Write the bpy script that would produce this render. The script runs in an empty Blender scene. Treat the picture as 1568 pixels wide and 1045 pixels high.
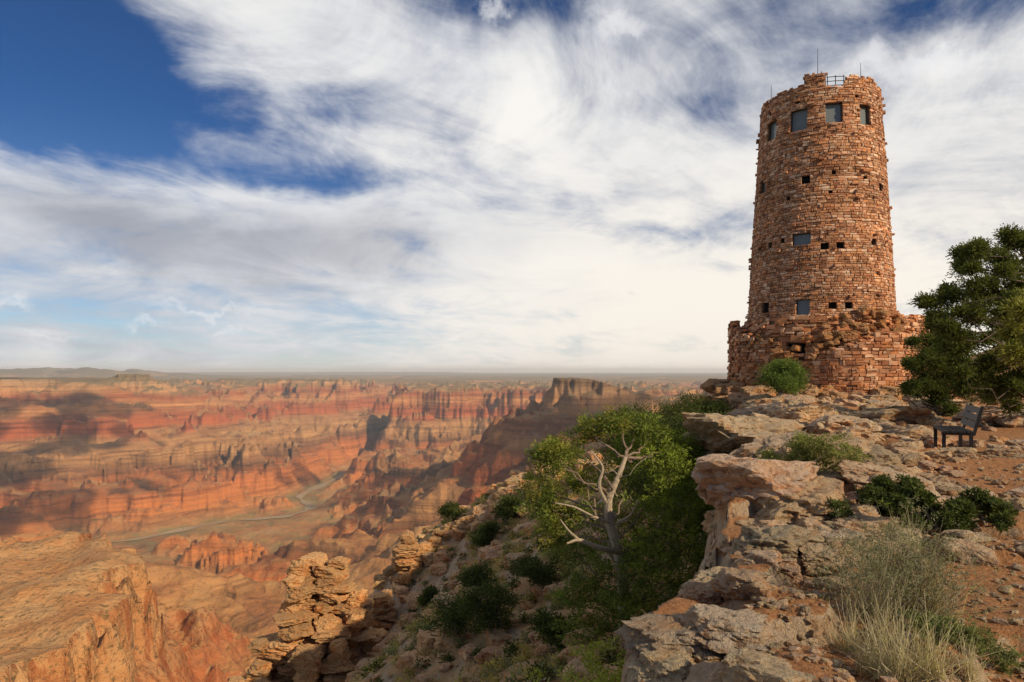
import bpy, math, numpy as np
rng=np.random.default_rng(7)
F=1045.0
# ------------------------------------------------------------------ noise
def hsh(ix,iy,iz,seed):
    h=(ix*374761393+iy*668265263+iz*2147483647+seed*144269504)&0xffffffff
    h=((h^(h>>13))*1274126177)&0xffffffff
    return ((h^(h>>16))&0xffffff)/float(0xffffff)
def gn(x,y,seed=0):
    x=np.asarray(x,float);y=np.asarray(y,float)
    ix=np.floor(x).astype(np.int64);iy=np.floor(y).astype(np.int64)
    fx=x-ix;fy=y-iy
    u=fx*fx*fx*(fx*(fx*6-15)+10);v=fy*fy*fy*(fy*(fy*6-15)+10)
    def g(dx,dy):
        a=hsh(ix+dx,iy+dy,0,seed)*6.2831853
        return np.cos(a)*(fx-dx)+np.sin(a)*(fy-dy)
    a=g(0,0);b=g(1,0);c=g(0,1);d=g(1,1)
    return 1.5*((a+(b-a)*u)*(1-v)+(c+(d-c)*u)*v)
def fbm(x,y,o=4,seed=0,g=.5):
    s=0;a=1;t=0
    for i in range(o):
        s=s+a*gn(x*2**i+i*17.3,y*2**i-i*9.1,seed+i);t+=a;a*=g
    return s/t
def ridg(x,y,o=3,seed=0,g=.5):
    s=0;a=1;t=0
    for i in range(o):
        s=s+a*(1-np.abs(gn(x*2**i+i*7.3,y*2**i+i*3.1,seed+i))*1.6);t+=a;a*=g
    return s/t
def vn3(p,seed=0):
    ip=np.floor(p).astype(np.int64);f=p-ip;f=f*f*(3-2*f)
    r=0
    for dx in(0,1):
        for dy in(0,1):
            for dz in(0,1):
                w=(f[:,0] if dx else 1-f[:,0])*(f[:,1] if dy else 1-f[:,1])*(f[:,2] if dz else 1-f[:,2])
                r=r+w*hsh(ip[:,0]+dx,ip[:,1]+dy,ip[:,2]+dz,seed)
    return r*2-1
def ss(a,b,x):
    t=np.clip((x-a)/(b-a),0,1);return t*t*(3-2*t)
# ------------------------------------------------------------------ mesh helper
def mk(name,V,faces,mats,midx=None,tint=None,smooth=False,parent=None):
    me=bpy.data.meshes.new(name)
    V=np.ascontiguousarray(V,dtype=np.float32)
    me.vertices.add(len(V));me.vertices.foreach_set('co',V.ravel())
    faces=[np.asarray(f,dtype=np.int32) for f in faces if len(f)]
    loops=np.concatenate([f.ravel() for f in faces])
    tot=np.concatenate([np.full(len(f),f.shape[1],np.int32) for f in faces])
    st=np.concatenate([[0],np.cumsum(tot)[:-1]]).astype(np.int32)
    me.loops.add(len(loops));me.loops.foreach_set('vertex_index',loops)
    me.polygons.add(len(tot));me.polygons.foreach_set('loop_start',st)
    if midx is not None: me.polygons.foreach_set('material_index',np.asarray(midx,dtype=np.int32))
    me.polygons.foreach_set('use_smooth',np.full(len(tot),smooth,dtype=bool))
    me.update(calc_edges=True)
    if tint is not None:
        at=me.color_attributes.new('tint','FLOAT_COLOR','POINT')
        c=np.ones((len(V),4),np.float32);c[:,:3]=tint
        at.data.foreach_set('color',c.ravel())
    for m in mats: me.materials.append(m)
    ob=bpy.data.objects.new(name,me);bpy.context.scene.collection.objects.link(ob)
    if parent: ob.parent=parent
    return ob
def empty(name):
    e=bpy.data.objects.new(name,None);bpy.context.scene.collection.objects.link(e);return e
class Acc:
    def __init__(s): s.V=[];s.F=[];s.M=[];s.T=[];s.n=0
    def add(s,V,Fq,m=0,t=(1,1,1)):
        V=np.asarray(V,float).reshape(-1,3)
        s.V.append(V);Fq=np.asarray(Fq)
        s.F.append(Fq+s.n);s.M.append(np.full(len(Fq),m))
        t=np.asarray(t,float)
        s.T.append(np.broadcast_to(t,(len(V),3)) if t.ndim==1 else t)
        s.n+=len(V)
    def build(s,name,mats,smooth=False,parent=None):
        return mk(name,np.concatenate(s.V),s.F,mats,np.concatenate(s.M),np.concatenate(s.T),smooth,parent)
BOXF=np.array([[0,1,3,2],[4,6,7,5],[0,4,5,1],[2,3,7,6],[0,2,6,4],[1,5,7,3]])
def box(acc,c,size,rz=0,ry=0,m=0,t=(1,1,1)):
    P=np.array([[x,y,z] for x in(-.5,.5) for y in(-.5,.5) for z in(-.5,.5)])*np.array(size)
    cy,sy=math.cos(ry),math.sin(ry)
    P=np.stack([P[:,0]*cy+P[:,2]*sy,P[:,1],-P[:,0]*sy+P[:,2]*cy],1)
    cz,sz=math.cos(rz),math.sin(rz)
    P=np.stack([P[:,0]*cz-P[:,1]*sz,P[:,0]*sz+P[:,1]*cz,P[:,2]],1)
    acc.add(P+np.array(c),BOXF,m,t)
def tube(acc,pts,rad,n=7,m=0,t=(1,1,1)):
    pts=np.asarray(pts,float);k=len(pts);rad=np.asarray(rad,float)
    d=np.gradient(pts,axis=0);d/=np.linalg.norm(d,axis=1)[:,None]+1e-9
    up=np.array([.3,.2,.93]);a=np.cross(d,up);bad=np.linalg.norm(a,axis=1)<.1
    a[bad]=np.cross(d[bad],[1,0,0]);a/=np.linalg.norm(a,axis=1)[:,None];b=np.cross(d,a)
    th=np.linspace(0,2*np.pi,n,endpoint=False)
    V=pts[:,None]+rad[:,None,None]*(a[:,None]*np.cos(th)[None,:,None]+b[:,None]*np.sin(th)[None,:,None])
    i,j=np.meshgrid(np.arange(k-1),np.arange(n),indexing='ij')
    q=np.stack([i*n+j,i*n+(j+1)%n,(i+1)*n+(j+1)%n,(i+1)*n+j],-1).reshape(-1,4)
    acc.add(V.reshape(-1,3),q,m,t)
# ------------------------------------------------------------------ materials
def newmat(name,rough=.9,spec=.2):
    m=bpy.data.materials.new(name);m.use_nodes=True;nt=m.node_tree
    b=nt.nodes['Principled BSDF'];b.inputs['Roughness'].default_value=rough
    b.inputs['Specular IOR Level'].default_value=spec
    return m,nt,b
class G:
    def __init__(s,nt): s.nt=nt
    def node(s,t,**k):
        n=s.nt.nodes.new(t)
        for a,b in k.items(): setattr(n,a,b)
        return n
    def put(s,sock,v):
        if isinstance(v,(int,float)): sock.default_value=v
        elif isinstance(v,(tuple,list)):
            sock.default_value=tuple(v)+((1,) if len(v)==3 and sock.type=='RGBA' else ())
        else: s.nt.links.new(v,sock)
    def m(s,op,a,b=None,c=None,clamp=False):
        n=s.node('ShaderNodeMath',operation=op,use_clamp=clamp)
        s.put(n.inputs[0],a)
        if b is not None: s.put(n.inputs[1],b)
        if c is not None: s.put(n.inputs[2],c)
        return n.outputs[0]
    def mix(s,f,a,b,bt='MIX'):
        n=s.node('ShaderNodeMixRGB',blend_type=bt)
        s.put(n.inputs[0],f);s.put(n.inputs[1],a);s.put(n.inputs[2],b);return n.outputs[0]
    def noise(s,vec,scale,detail=5,rough=.55,dist=0):
        n=s.node('ShaderNodeTexNoise');s.put(n.inputs['Vector'],vec)
        n.inputs['Scale'].default_value=scale;n.inputs['Detail'].default_value=detail
        n.inputs['Roughness'].default_value=rough;n.inputs['Distortion'].default_value=dist
        return n.outputs[0]
    def ramp(s,f,stops):
        n=s.node('ShaderNodeValToRGB');e=n.color_ramp.elements
        while len(e)<len(stops): e.new(.5)
        for i,(p,c) in enumerate(stops):
            e[i].position=p;e[i].color=(tuple(c) if len(c)==3 else (c[0],)*3)+(1,)
        s.put(n.inputs[0],f);return n.outputs[0]
    def step(s,x,a,b):
        n=s.node('ShaderNodeMapRange',interpolation_type='SMOOTHSTEP')
        s.put(n.inputs[0],x);n.inputs[1].default_value=a;n.inputs[2].default_value=b;return n.outputs[0]
    def xyz(s,v):
        n=s.node('ShaderNodeSeparateXYZ');s.put(n.inputs[0],v);return n.outputs
    def vec(s,x,y,z):
        n=s.node('ShaderNodeCombineXYZ')
        for i,v in enumerate((x,y,z)): s.put(n.inputs[i],v)
        return n.outputs[0]
    def bump(s,h,dist,strength=1):
        n=s.node('ShaderNodeBump');n.inputs['Distance'].default_value=dist;n.inputs['Strength'].default_value=strength
        s.put(n.inputs['Height'],h);return n.outputs[0]
def rockmat(name,tintattr=True,soil=False):
    m,nt,b=newmat(name);g=G(nt)
    geo=g.node('ShaderNodeNewGeometry');P=geo.outputs['Position'];nz=g.xyz(geo.outputs['Normal'])[2]
    n1=g.noise(P,1.3,5,.6);n2=g.noise(P,9,6,.68);n3=g.noise(P,45,5,.7)
    base=g.ramp(n1,[(.3,(.50,.21,.08)),(.42,(.49,.27,.13)),(.52,(.49,.34,.205)),(.7,(.38,.30,.22))])
    top=g.ramp(g.noise(P,4,6,.65),[(.33,(.50,.30,.16)),(.46,(.53,.41,.285)),(.6,(.44,.36,.27)),(.7,(.33,.28,.225))])
    base=g.mix(g.m('MULTIPLY',g.step(g.m('ADD',nz,g.m('MULTIPLY',g.m('SUBTRACT',n2,.5),1.8)),.2,.85),.8),base,top)
    base=g.mix(g.m('MULTIPLY',g.step(n2,.54,.66),.75),base,(.58,.47,.335))
    base=g.mix(g.m('MULTIPLY',g.step(n2,.46,.36),.8),base,(.16,.085,.045))
    base=g.mix(g.m('MULTIPLY',g.step(n3,.56,.68),.6),base,(.09,.075,.06))
    if soil:
        so=g.ramp(g.noise(P,25,5,.7),[(.3,(.27,.115,.045)),(.5,(.42,.195,.08)),(.7,(.49,.275,.14))])
        so=g.mix(g.m('MULTIPLY',g.step(g.noise(P,.9,4,.6),.5,.64),.5),so,(.34,.20,.105))
        far=g.ramp(g.noise(P,.6,6,.65),[(.35,(.56,.28,.10)),(.5,(.50,.31,.15)),(.60,(.36,.26,.13)),(.7,(.20,.18,.08))])
        pz=g.xyz(P)[2]
        so=g.mix(g.step(pz,-2.6,-4.0),so,far)
        f=g.step(g.m('ADD',nz,g.m('MULTIPLY',g.m('SUBTRACT',n2,.5),.5)),.72,.88)
        base=g.mix(f,base,so)
    if tintattr:
        a=g.node('ShaderNodeAttribute',attribute_name='tint')
        base=g.mix(1,base,a.outputs['Color'],'MULTIPLY')
    g.put(b.inputs['Base Color'],base)
    h=g.m('ADD',g.m('MULTIPLY',n2,.8),g.m('MULTIPLY',n3,.35))
    g.put(b.inputs['Normal'],g.bump(h,.13,1))
    return m
def tintmat(name,rough=.9,bscale=30,bdist=.02,var=.25):
    m,nt,b=newmat(name,rough);g=G(nt)
    P=g.node('ShaderNodeNewGeometry').outputs['Position']
    a=g.node('ShaderNodeAttribute',attribute_name='tint')
    n=g.noise(P,bscale,5,.65)
    c=g.mix(1,a.outputs['Color'],g.ramp(n,[(.3,(1-var,)),(.7,(1+var,))]),'MULTIPLY')
    c=g.mix(1,c,g.ramp(g.noise(P,.55,4,.6),[(.35,(.80,.75,.72)),(.62,(1.12,1.1,1.08))]),'MULTIPLY')
    g.put(b.inputs['Base Color'],c);g.put(b.inputs['Normal'],g.bump(n,bdist,.8))
    return m
def leafmat(name):
    m,nt,b=newmat(name,.75,.15);g=G(nt)
    a=g.node('ShaderNodeAttribute',attribute_name='tint')
    g.put(b.inputs['Base Color'],a.outputs['Color'])
    tr=g.node('ShaderNodeBsdfTranslucent')
    g.put(tr.inputs[0],g.mix(1,a.outputs['Color'],(1.3,1.4,.6),'MULTIPLY'))
    mx=g.node('ShaderNodeMixShader');mx.inputs[0].default_value=.35
    nt.links.new(b.outputs[0],mx.inputs[1]);nt.links.new(tr.outputs[0],mx.inputs[2])
    nt.links.new(mx.outputs[0],nt.nodes['Material Output'].inputs[0])
    return m
ROCK=rockmat('limestone');SOIL=rockmat('rim_soil_and_rock',False,True)
LEAF=leafmat('needle_foliage');BARK=tintmat('bark',.9,40,.01,.4);STONE=tintmat('watchtower_stone',.92,22,.03,.38)
MORT,_,b_=newmat('mortar');b_.inputs['Base Color'].default_value=(.13,.075,.045,1)
GLASS,_,b_=newmat('window_glass',.08,.6);b_.inputs['Base Color'].default_value=(.15,.17,.165,1)
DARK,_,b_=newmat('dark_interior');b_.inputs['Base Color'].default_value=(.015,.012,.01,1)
METAL,_,b_=newmat('dark_painted_metal',.5,.4);b_.inputs['Base Color'].default_value=(.012,.010,.010,1)
# ------------------------------------------------------------------ terrain
class RBF:
    def __init__(s,pts,c):
        p=np.array(pts,float);s.p=p[:,:2];s.c=c
        n=len(p);A=np.zeros((n+1,n+1))
        A[:n,:n]=s.k(s.p[:,None,:]-s.p[None]);A[:n,n]=1;A[n,:n]=1
        s.w=np.linalg.solve(A,np.concatenate([p[:,2],[0]]))
    def k(s,d): return -np.sqrt((d**2).sum(-1)+s.c**2)
    def __call__(s,x,y):
        r=np.full(np.shape(x),s.w[-1])
        for (px,py),w in zip(s.p,s.w[:-1]): r-=w*np.sqrt((x-px)**2+(y-py)**2+s.c**2)
        return r
def sv(u,v,y): return ((u-784)/F*y,y,(568-v)/F*y)   # survey sighting + range -> world x,y,z
slope=RBF([(-2.5,2,-4.8),(-.6,4,-4.7),(.9,8,-5.2),(2.6,14,-6.0),(4.8,22,-6.3),(8.8,32,-5.6),(12.4,42,-4.8),(13.6,52,-4.6),
 sv(800,1045,12),sv(700,950,25),sv(800,850,30),sv(900,790,32),sv(600,1010,24),sv(520,1075,26),sv(760,790,44),
 sv(800,745,57),sv(740,775,54),sv(680,812,50),sv(600,862,46),(-10,38,-18.5),(-14,35,-18.5),(-10,32,-17),(5.2,56,-7.2),(9,60,-6.5),
 (3,78,-30),(-8,68,-32),(-20,48,-36),(-23,28,-34),(-16,10,-26),(-8,1,-16),(-2,-4,-6),(-6,-4,-12),(12,80,-20),(20,90,-12),(27,120,-15),
 (0,110,-62),(-40,55,-66),(-40,10,-60),(-8,14,-14),(-5,18,-11.5)],1.2)
EY=np.array([-80,-10,0,3.6,5.3,7.65,11,14,20,26,31,38,44,60,100,160.]);EX=np.array([-60,-4,-.7,.85,1.55,2.65,3.7,4.75,6.7,8.8,11.2,13.0,13.9,17.5,28,45.])
def Hnear(x,y):
    x=np.asarray(x,float);y=np.asarray(y,float)
    e=np.interp(y,EY,EX)
    r=np.hypot(x,y)
    blk=fbm(x*.9,y*.9,3,11)*np.clip(.25+r*.018,.25,.7)+np.round(fbm(x*1.7+3,y*1.7,2,21)*3)/3*.18
    s=(x-e+blk)*.95
    pl=-1.62+.16*fbm(x*.35,y*.35,3,31)+np.clip(x-8,0,30)*.008
    rocky=ss(5,-.2,s)*.8+ss(.15,.45,fbm(x*.3+9,y*.3,2,41))*.7
    pr=pl+rocky*(.34*fbm(x*.8,y*.8,4,51)+.10)
    q=.2;k=np.floor(pr/q+fbm(x*.5,y*.5,2,61)*.5);f=pr/q-k
    pr2=q*(k+ss(.35,.62,f))
    pl=pl*(1-np.clip(rocky,0,1))+ (pr2*.7+pr*.3)*np.clip(rocky,0,1)+.02*fbm(x*5,y*5,4,71)
    sl=slope(x,y)+.45*fbm(x*.33,y*.33,4,81)+.14*fbm(x*1.8,y*1.8,4,85)
    q=.8;h=sl+.25*fbm(x*.2,y*.2,2,91);k=np.floor(h/q);f=h/q-k
    t=q*(k+ss(.3,.75,f));w=ss(-.05,.35,fbm(x*.15,y*.15,2,95))*.75
    sl=sl*(1-w)+t*w
    t=ss(-.9,.05,s)
    t2=t*3.0;kk=np.floor(t2);t=(kk+ss(.2,.8,t2-kk))/3
    return sl*(1-t)+pl*t
RIV=[sv(-100,848,5.2),sv(200,828,5.6),sv(330,802,6.3),sv(440,800,6.55),sv(480,778,6.95),sv(455,758,7.6),sv(520,730,9),sv(572,702,11.1),sv(610,690,12.2)]
RIV=np.array(RIV)[:,:2]
fp=[(x,y,-1.42) for x,y in RIV[:-1]]
fp+=[(-2.4,12.6,-1.28),(-3.0,14.5,-.95),(-2.9,17,-.6)]
fp+=[sv(800,660,4.9),sv(870,670,4.5),sv(870,700,3.9),sv(940,635,4.9),sv(740,745,4.8),sv(700,785,5),sv(620,795,5.3),sv(800,760,3.5),
 sv(620,690,11),sv(740,700,8.5),sv(700,670,10.5),sv(790,665,9.5),
 sv(650,705,8),sv(620,745,7.2),sv(680,770,6),sv(560,738,7.8),
 sv(500,600,14),sv(560,655,12.5),sv(470,650,12),sv(330,592,14),sv(205,585,10),sv(100,590,9),
 sv(100,640,8),sv(300,640,10),sv(420,655,10.3),sv(400,685,8.8),sv(300,685,8.2),sv(150,680,7),sv(50,715,6.5),sv(250,730,7),sv(100,765,6),sv(200,795,6),sv(300,760,6.9),sv(380,770,7),
 sv(380,862,5),sv(300,836,5.3),sv(350,900,3.8),sv(450,870,4),sv(430,950,2.5),sv(330,1000,2),sv(560,835,4.5),sv(250,950,2.4),sv(450,1045,1.6),sv(225,1045,1.5),
 (-.9,1.3,-.63),(-1.3,1.5,-.62),(-1.9,1.2,-.6),(-.6,1.0,-.56),sv(215,870,2.1),sv(150,860,2.7),sv(0,880,2.9),
 (0,25,-.25),(-10,25,-.25),(10,25,-.25),(5,12,-.25),(4,8,-.22),(3,5,-.12),(1.6,3,-.06),(1,1.5,-.04),(.3,.6,-.03),(.4,1.5,-.33),(.85,3.2,-.38),
 (-15,20,-.15),(-12,12,-.1),(-9,6,-.6),(-6,3.5,-.95),(-3,1,-.6),(-3,3,-1.1),(-.3,.5,-.35),(-.1,.25,-.17),(0,.9,-.45),(.2,2,-.55),(-.15,.1,-.14),(-.5,0,-.4),(.1,.3,-.06),(.05,.2,-.08)]
canyon=RBF(fp,.12)
def polyd(X,Y,poly):
    d=np.full(X.shape,1e9);ins=np.zeros(X.shape,bool);n=len(poly)
    for i in range(n):
        ax,ay=poly[i];bx,by=poly[(i+1)%n]
        t=np.clip(((X-ax)*(bx-ax)+(Y-ay)*(by-ay))/((bx-ax)**2+(by-ay)**2),0,1)
        d=np.minimum(d,np.hypot(X-ax-t*(bx-ax),Y-ay-t*(by-ay)))
        if ay!=by: ins^=((ay>Y)!=(by>Y))&(X<(bx-ax)*(Y-ay)/(by-ay)+ax)
    return np.where(ins,-d,d)
MESA=[([(.29,4.85),(.30,5.3),(.9,8),(3,8),(3,4.1),(1.6,4.5),(1.0,4.75),(.68,4.72),(.42,4.72)],lambda X,Y:-57-190*ss(.5,1.15,X),.78,110,70),
 ([(-1.85,12.3),(-1.7,11.3),(-1.0,11),(-.2,11.3),(.3,10.8),(1.0,10.3),(3,10.5),(3,20),(-2.6,20),(-2.3,15)],lambda X,Y:-285+0*X,.58,380,110),
 ([(-5.1,13.6),(-4.2,12.9),(-3.5,13.4),(-3.55,16),(-4.5,20),(-12,20),(-12,15.5),(-7,14.2)],lambda X,Y:-190+0*X,.42,560,110),
 ([(-13,9),(-8,8.6),(-6.6,9.1),(-5.9,9.7),(-5.7,10.3),(-6.5,11.2),(-13,12)],lambda X,Y:-110+0*X,.40,520,90),
 ([(-5.8,9.95),(-5.4,9.9),(-5.4,10.1),(-5.8,10.1)],lambda X,Y:-45+0*X,.42,90,30),
 ([(-8.45,8.95),(-8.2,8.95),(-8.2,9.05),(-8.45,9.05)],lambda X,Y:-20+0*X,.42,90,30),
 ([(-5.2,11.6),(-4.7,11.2),(-4.4,11.6),(-4.9,12.2)],lambda X,Y:-330+0*X,.48,200,70),
 ([(-4.1,12.0),(-3.7,11.7),(-3.3,12.0),(-3.7,12.5)],lambda X,Y:-420+0*X,.5,160,80),
 ([(-4.4,10.2),(-4.0,9.8),(-3.4,10.2),(-3.9,10.9)],lambda X,Y:-620+0*X,.46,260,90),
 ([(-8,6),(-5.4,6.3),(-4.2,6.9),(-3.4,7.5),(-3.0,8.3),(-3.4,9.5),(-5,9.8),(-8,9)],lambda X,Y:-850+0*X,.38,640,90),
 ([(-5.1,7.6),(-4.6,7.5),(-4.3,7.9),(-4.7,8.3)],lambda X,Y:-580+0*X,.5,160,100),
 ([(-7.2,7.2),(-6.4,7.1),(-6.1,7.8),(-7.2,8.1)],lambda X,Y:-440+0*X,.47,260,90),
 ([(-5.9,8.7),(-5.4,8.6),(-5.2,9.0),(-5.8,9.2)],lambda X,Y:-470+0*X,.52,140,90),
 ([(-3.6,8.6),(-3.2,8.4),(-3.0,8.8),(-3.4,9.1)],lambda X,Y:-830+0*X,.52,140,80),
 ([(-4.6,6.1),(-3.5,6.15),(-2.85,6.6),(-2.7,7.3),(-3.2,7.6),(-4.6,7.2)],lambda X,Y:-1140+0*X,.5,230,80),
 ([(-2.2,8.9),(-1.5,8.2),(-1.0,8.3),(-.9,9.3),(-1.7,9.9)],lambda X,Y:-1090+0*X,.48,240,80),
 ([(-1.25,7.1),(-.8,6.8),(-.1,7.4),(.3,8.6),(-.9,8.7),(-1.4,7.9)],lambda X,Y:-975+0*X,.5,220,90),
 ([(-1.05,5.55),(-.6,5.2),(.1,5.1),(.2,6.2),(-.6,6.35),(-1.1,6)],lambda X,Y:-1070+0*X,.5,190,80),
 ([(-2.25,4.85),(-1.95,4.7),(-1.8,5.0),(-2.2,5.2)],lambda X,Y:-1240+0*X,.6,90,70),
 ([(-1.1,4.2),(-.6,3.9),(-.3,4.4),(-.8,4.8)],lambda X,Y:-1060+0*X,.5,180,60),
 ([(-.70,.85),(-.72,1.12),(-.745,1.27),(-.84,1.52),(-.92,1.66),(-1.15,1.78),(-1.5,1.78),(-2.2,1.5),(-2.2,.85)],lambda X,Y:-436+10*gn(X*4,Y*4,5),.5,60,150)]
TI=[-1500,-1400,-1180,-1150,-1040,-1020,-930,-905,-690,-620,-560,-540,-205,-165,-65,-25,0,300]
TO=[-1500,-1400,-1195,-1105,-1065,-1015,-955,-895,-755,-600,-555,-515,-250,-155,-110,-15,0,300]
def Hfar(x,y):
    r=np.hypot(x,y)
    sc=np.clip(r/5000,.12,1);sn=np.clip(r/3500,.15,1)
    wx=x+450*fbm(x/2600,y/2600,3,101);wy=y+450*fbm(x/2600+5,y/2600+8,3,105)
    wf=.2+.3*sc
    b=canyon((x*(1-wf)+wx*wf)/1000,(y*(1-wf)+wy*wf)/1000)*1000
    m0=ss(-60,-300,b)*ss(-1450,-1290,b)
    b=b+m0*sc*(420*(ridg(wx/1900,wy/1900,2,111)-.66))
    wn=(ridg(x/1000,y/1000,4,113,.55)-.6);wn2=(ridg(x/190,y/190,3,117,.55)-.6)
    for poly,zt,sl,wp,cl in MESA:
        pa=np.array(poly);mx=2.0
        s=(x/1000>pa[:,0].min()-mx)&(x/1000<pa[:,0].max()+mx)&(y/1000>pa[:,1].min()-mx)&(y/1000<pa[:,1].max()+mx)
        if not s.any(): continue
        X=x[s]/1000;Y=y[s]/1000
        small=wp<100
        d=polyd(X,Y,poly)*1000-wp*2.2*(wn2[s] if small else (wn[s]+.25*wn2[s]))
        val=zt(X,Y)-sl*np.maximum(d,0)-cl*ss(0,30+wp*.12,d)+8*fbm(X*3,Y*3,2,7)
        b[s]=np.maximum(b[s],val)
    m=ss(-90,-300,b)*ss(-1450,-1370,b)
    h=b+m*(sc*(270*(ridg(wx/820,wy/820,3,121,.45)-.66))+sn*60*(ridg(wx/270,wy/270,2,131,.5)-.6)+10*sn*(ridg(x/95,y/95,2,135)-.6))
    far=ss(15000,20000,r);h=h*(1-far)+(-255+60*fbm(x/3000,y/3000,3,141)-260*ss(.62,.85,ridg(x/5200,y/5200,2,145)))*far
    h=np.minimum(h,30+0*h)
    X=x/1000;Y=y/1000;d=np.full(np.shape(x),99.)
    for (ax,ay),(bx,by) in zip(RIV[:-1],RIV[1:]):
        t=np.clip(((X-ax)*(bx-ax)+(Y-ay)*(by-ay))/((bx-ax)**2+(by-ay)**2),0,1)
        d=np.minimum(d,np.hypot(X-ax-t*(bx-ax),Y-ay-t*(by-ay)))
    d=d+.06*fbm(X*2,Y*2,3,151)
    k=ss(.07,.34,d);h=-1400+(h+1400)*k
    h=np.maximum(h,-1400+(10+14*ridg(x/150,y/150,3,155))*ss(.07,.2,d))
    off=60*fbm(x/1700,y/1700,2,163)*m+16*fbm(x/400,y/400,2,161)*m
    h0=h+off
    h2=np.interp(h0,TI,TO)-off*.8
    wt=np.clip(m*1.5,0,1)*np.clip(.66+.5*fbm(x/900,y/900,2,165),.2,.95)
    h=h*(1-wt)+h2*wt
    h=h+m*(4*fbm(x/60,y/60,2,171)+11*sn*(ridg(x/130+3,y/130,3,175)-.6))
    h=np.maximum(h,-1400+0*h)
    az=np.arctan2(x,y)
    h=h+ss(30000,34000,r)*ss(46000,40000,r)*ss(-.36,-.56,az)*(330+240*fbm(az*24,r/9000,4,181))
    h=h+ss(60000,75000,r)*150*ss(-.1,.5,fbm(az*3,r/60000,2,191))
    return h
def H(x,y):
    r=np.hypot(x,y);w=ss(85,150,r)
    a=Hnear(x,y)
    b=Hfar(x,y) if np.max(w)>0 else 0
    return a*(1-w)+b*w
def polar(name,r0,r1,nr,a0,a1,na,fn,mat):
    r=np.geomspace(r0,r1,nr);a=np.radians(np.linspace(a0,a1,na))
    R,A=np.meshgrid(r,a,indexing='ij');x=(R*np.sin(A)).ravel();y=(R*np.cos(A)).ravel()
    z=np.empty_like(x)
    for i in range(0,len(x),250000): z[i:i+250000]=fn(x[i:i+250000],y[i:i+250000])
    i,j=np.meshgrid(np.arange(nr-1),np.arange(na-1),indexing='ij')
    q=np.stack([i*na+j,(i+1)*na+j,(i+1)*na+j+1,i*na+j+1],-1).reshape(-1,4)
    return mk(name,np.stack([x,y,z],1),[q[:,::-1]],[mat],smooth=True)
CAN,nt,b_=newmat('canyon_strata',.95,.1);g=G(nt)
geo=g.node('ShaderNodeNewGeometry');P=geo.outputs['Position'];px,py,pz=g.xyz(P)[:3]
nb=g.noise(P,.0011,5,.6)
zz=g.m('ADD',pz,g.m('MULTIPLY',g.m('SUBTRACT',nb,.5),260))
f=g.m('DIVIDE',g.m('ADD',zz,1400),1400)
col=g.ramp(f,[(0,(.32,.16,.065)),(.08,(.46,.16,.045)),(.2,(.42,.14,.045)),(.27,(.17,.075,.035)),(.36,(.42,.22,.09)),(.45,(.32,.16,.07)),(.5,(.38,.10,.035)),(.6,(.29,.09,.035)),(.66,(.46,.21,.08)),(.74,(.28,.085,.035)),(.82,(.46,.24,.105)),(.9,(.40,.24,.125)),(.95,(.20,.14,.075)),(1,(.14,.12,.06))])
vs=g.vec(g.m('MULTIPLY',px,.0008),g.m('MULTIPLY',py,.0008),g.m('MULTIPLY',pz,.03))
band=g.noise(vs,1,5,.75)
col=g.mix(1,col,g.ramp(band,[(.35,(.48,.43,.43)),(.5,(1,1,1)),(.65,(1.28,1.25,1.18))]),'MULTIPLY')
nz=g.xyz(geo.outputs['Normal'])[2]
flat=g.step(nz,.80,.95)
talus=g.ramp(g.noise(P,.0022,6,.65),[(.35,(.17,.095,.05)),(.45,(.40,.16,.06)),(.55,(.50,.25,.09)),(.66,(.46,.30,.15))])
col=g.mix(g.m('MULTIPLY',flat,.65),col,talus)
col=g.mix(g.m('MULTIPLY',g.m('MULTIPLY',flat,g.step(pz,-420,-250)),.75),col,(.17,.15,.085))
sp=g.noise(P,.03,6,.75)
col=g.mix(g.m('MULTIPLY',g.step(sp,.54,.64),.4),col,(.12,.08,.04))
rt_=g.m('MULTIPLY',g.step(pz,-1372,-1390),g.step(g.noise(P,.004,3),.42,.55))
col=g.mix(g.m('MULTIPLY',rt_,.6),col,(.22,.20,.08))
mes=g.m('MULTIPLY',g.step(pz,-780,-560),g.step(py,3300,2400))
ms=g.mix(g.step(g.noise(P,.012,5,.65),.35,.65),(.48,.22,.08),(.52,.31,.14))
ms=g.mix(g.m('MULTIPLY',g.step(g.noise(P,.09,4,.7),.54,.61),.85),ms,(.12,.10,.045))
strk=g.noise(g.vec(g.m('MULTIPLY',px,.03),g.m('MULTIPLY',py,.03),g.m('MULTIPLY',pz,.006)),1,5,.7)
ms=g.mix(g.m('MULTIPLY',g.step(strk,.52,.38),g.m('SUBTRACT',.9,flat),clamp=True),ms,(.30,.095,.03))
col=g.mix(g.m('MULTIPLY',mes,.8),col,ms)
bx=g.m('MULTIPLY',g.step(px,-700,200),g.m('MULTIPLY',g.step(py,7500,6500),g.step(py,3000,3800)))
col=g.mix(g.m('MULTIPLY',bx,.4),col,(.15,.07,.04))  # central butte darkened in its colour to stand in for cloud shade
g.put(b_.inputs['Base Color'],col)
g.put(b_.inputs['Normal'],g.bump(g.m('ADD',g.noise(P,.02,6,.7),g.m('MULTIPLY',band,.45)),24,.9))
polar('rim_ground',.6,160,700,-80,80,1200,H,SOIL)
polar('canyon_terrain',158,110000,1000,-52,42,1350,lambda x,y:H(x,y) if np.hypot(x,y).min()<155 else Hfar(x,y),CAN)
RVM,nt,b_=newmat('muddy_river',.7,.2);g=G(nt)
g.put(b_.inputs['Base Color'],g.ramp(g.noise(g.node('ShaderNodeNewGeometry').outputs['Position'],.004,4),[(.35,(.28,.20,.11)),(.65,(.38,.27,.15))]))
t=np.linspace(0,len(RIV)-1.5,260);k=np.arange(len(RIV))
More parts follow.
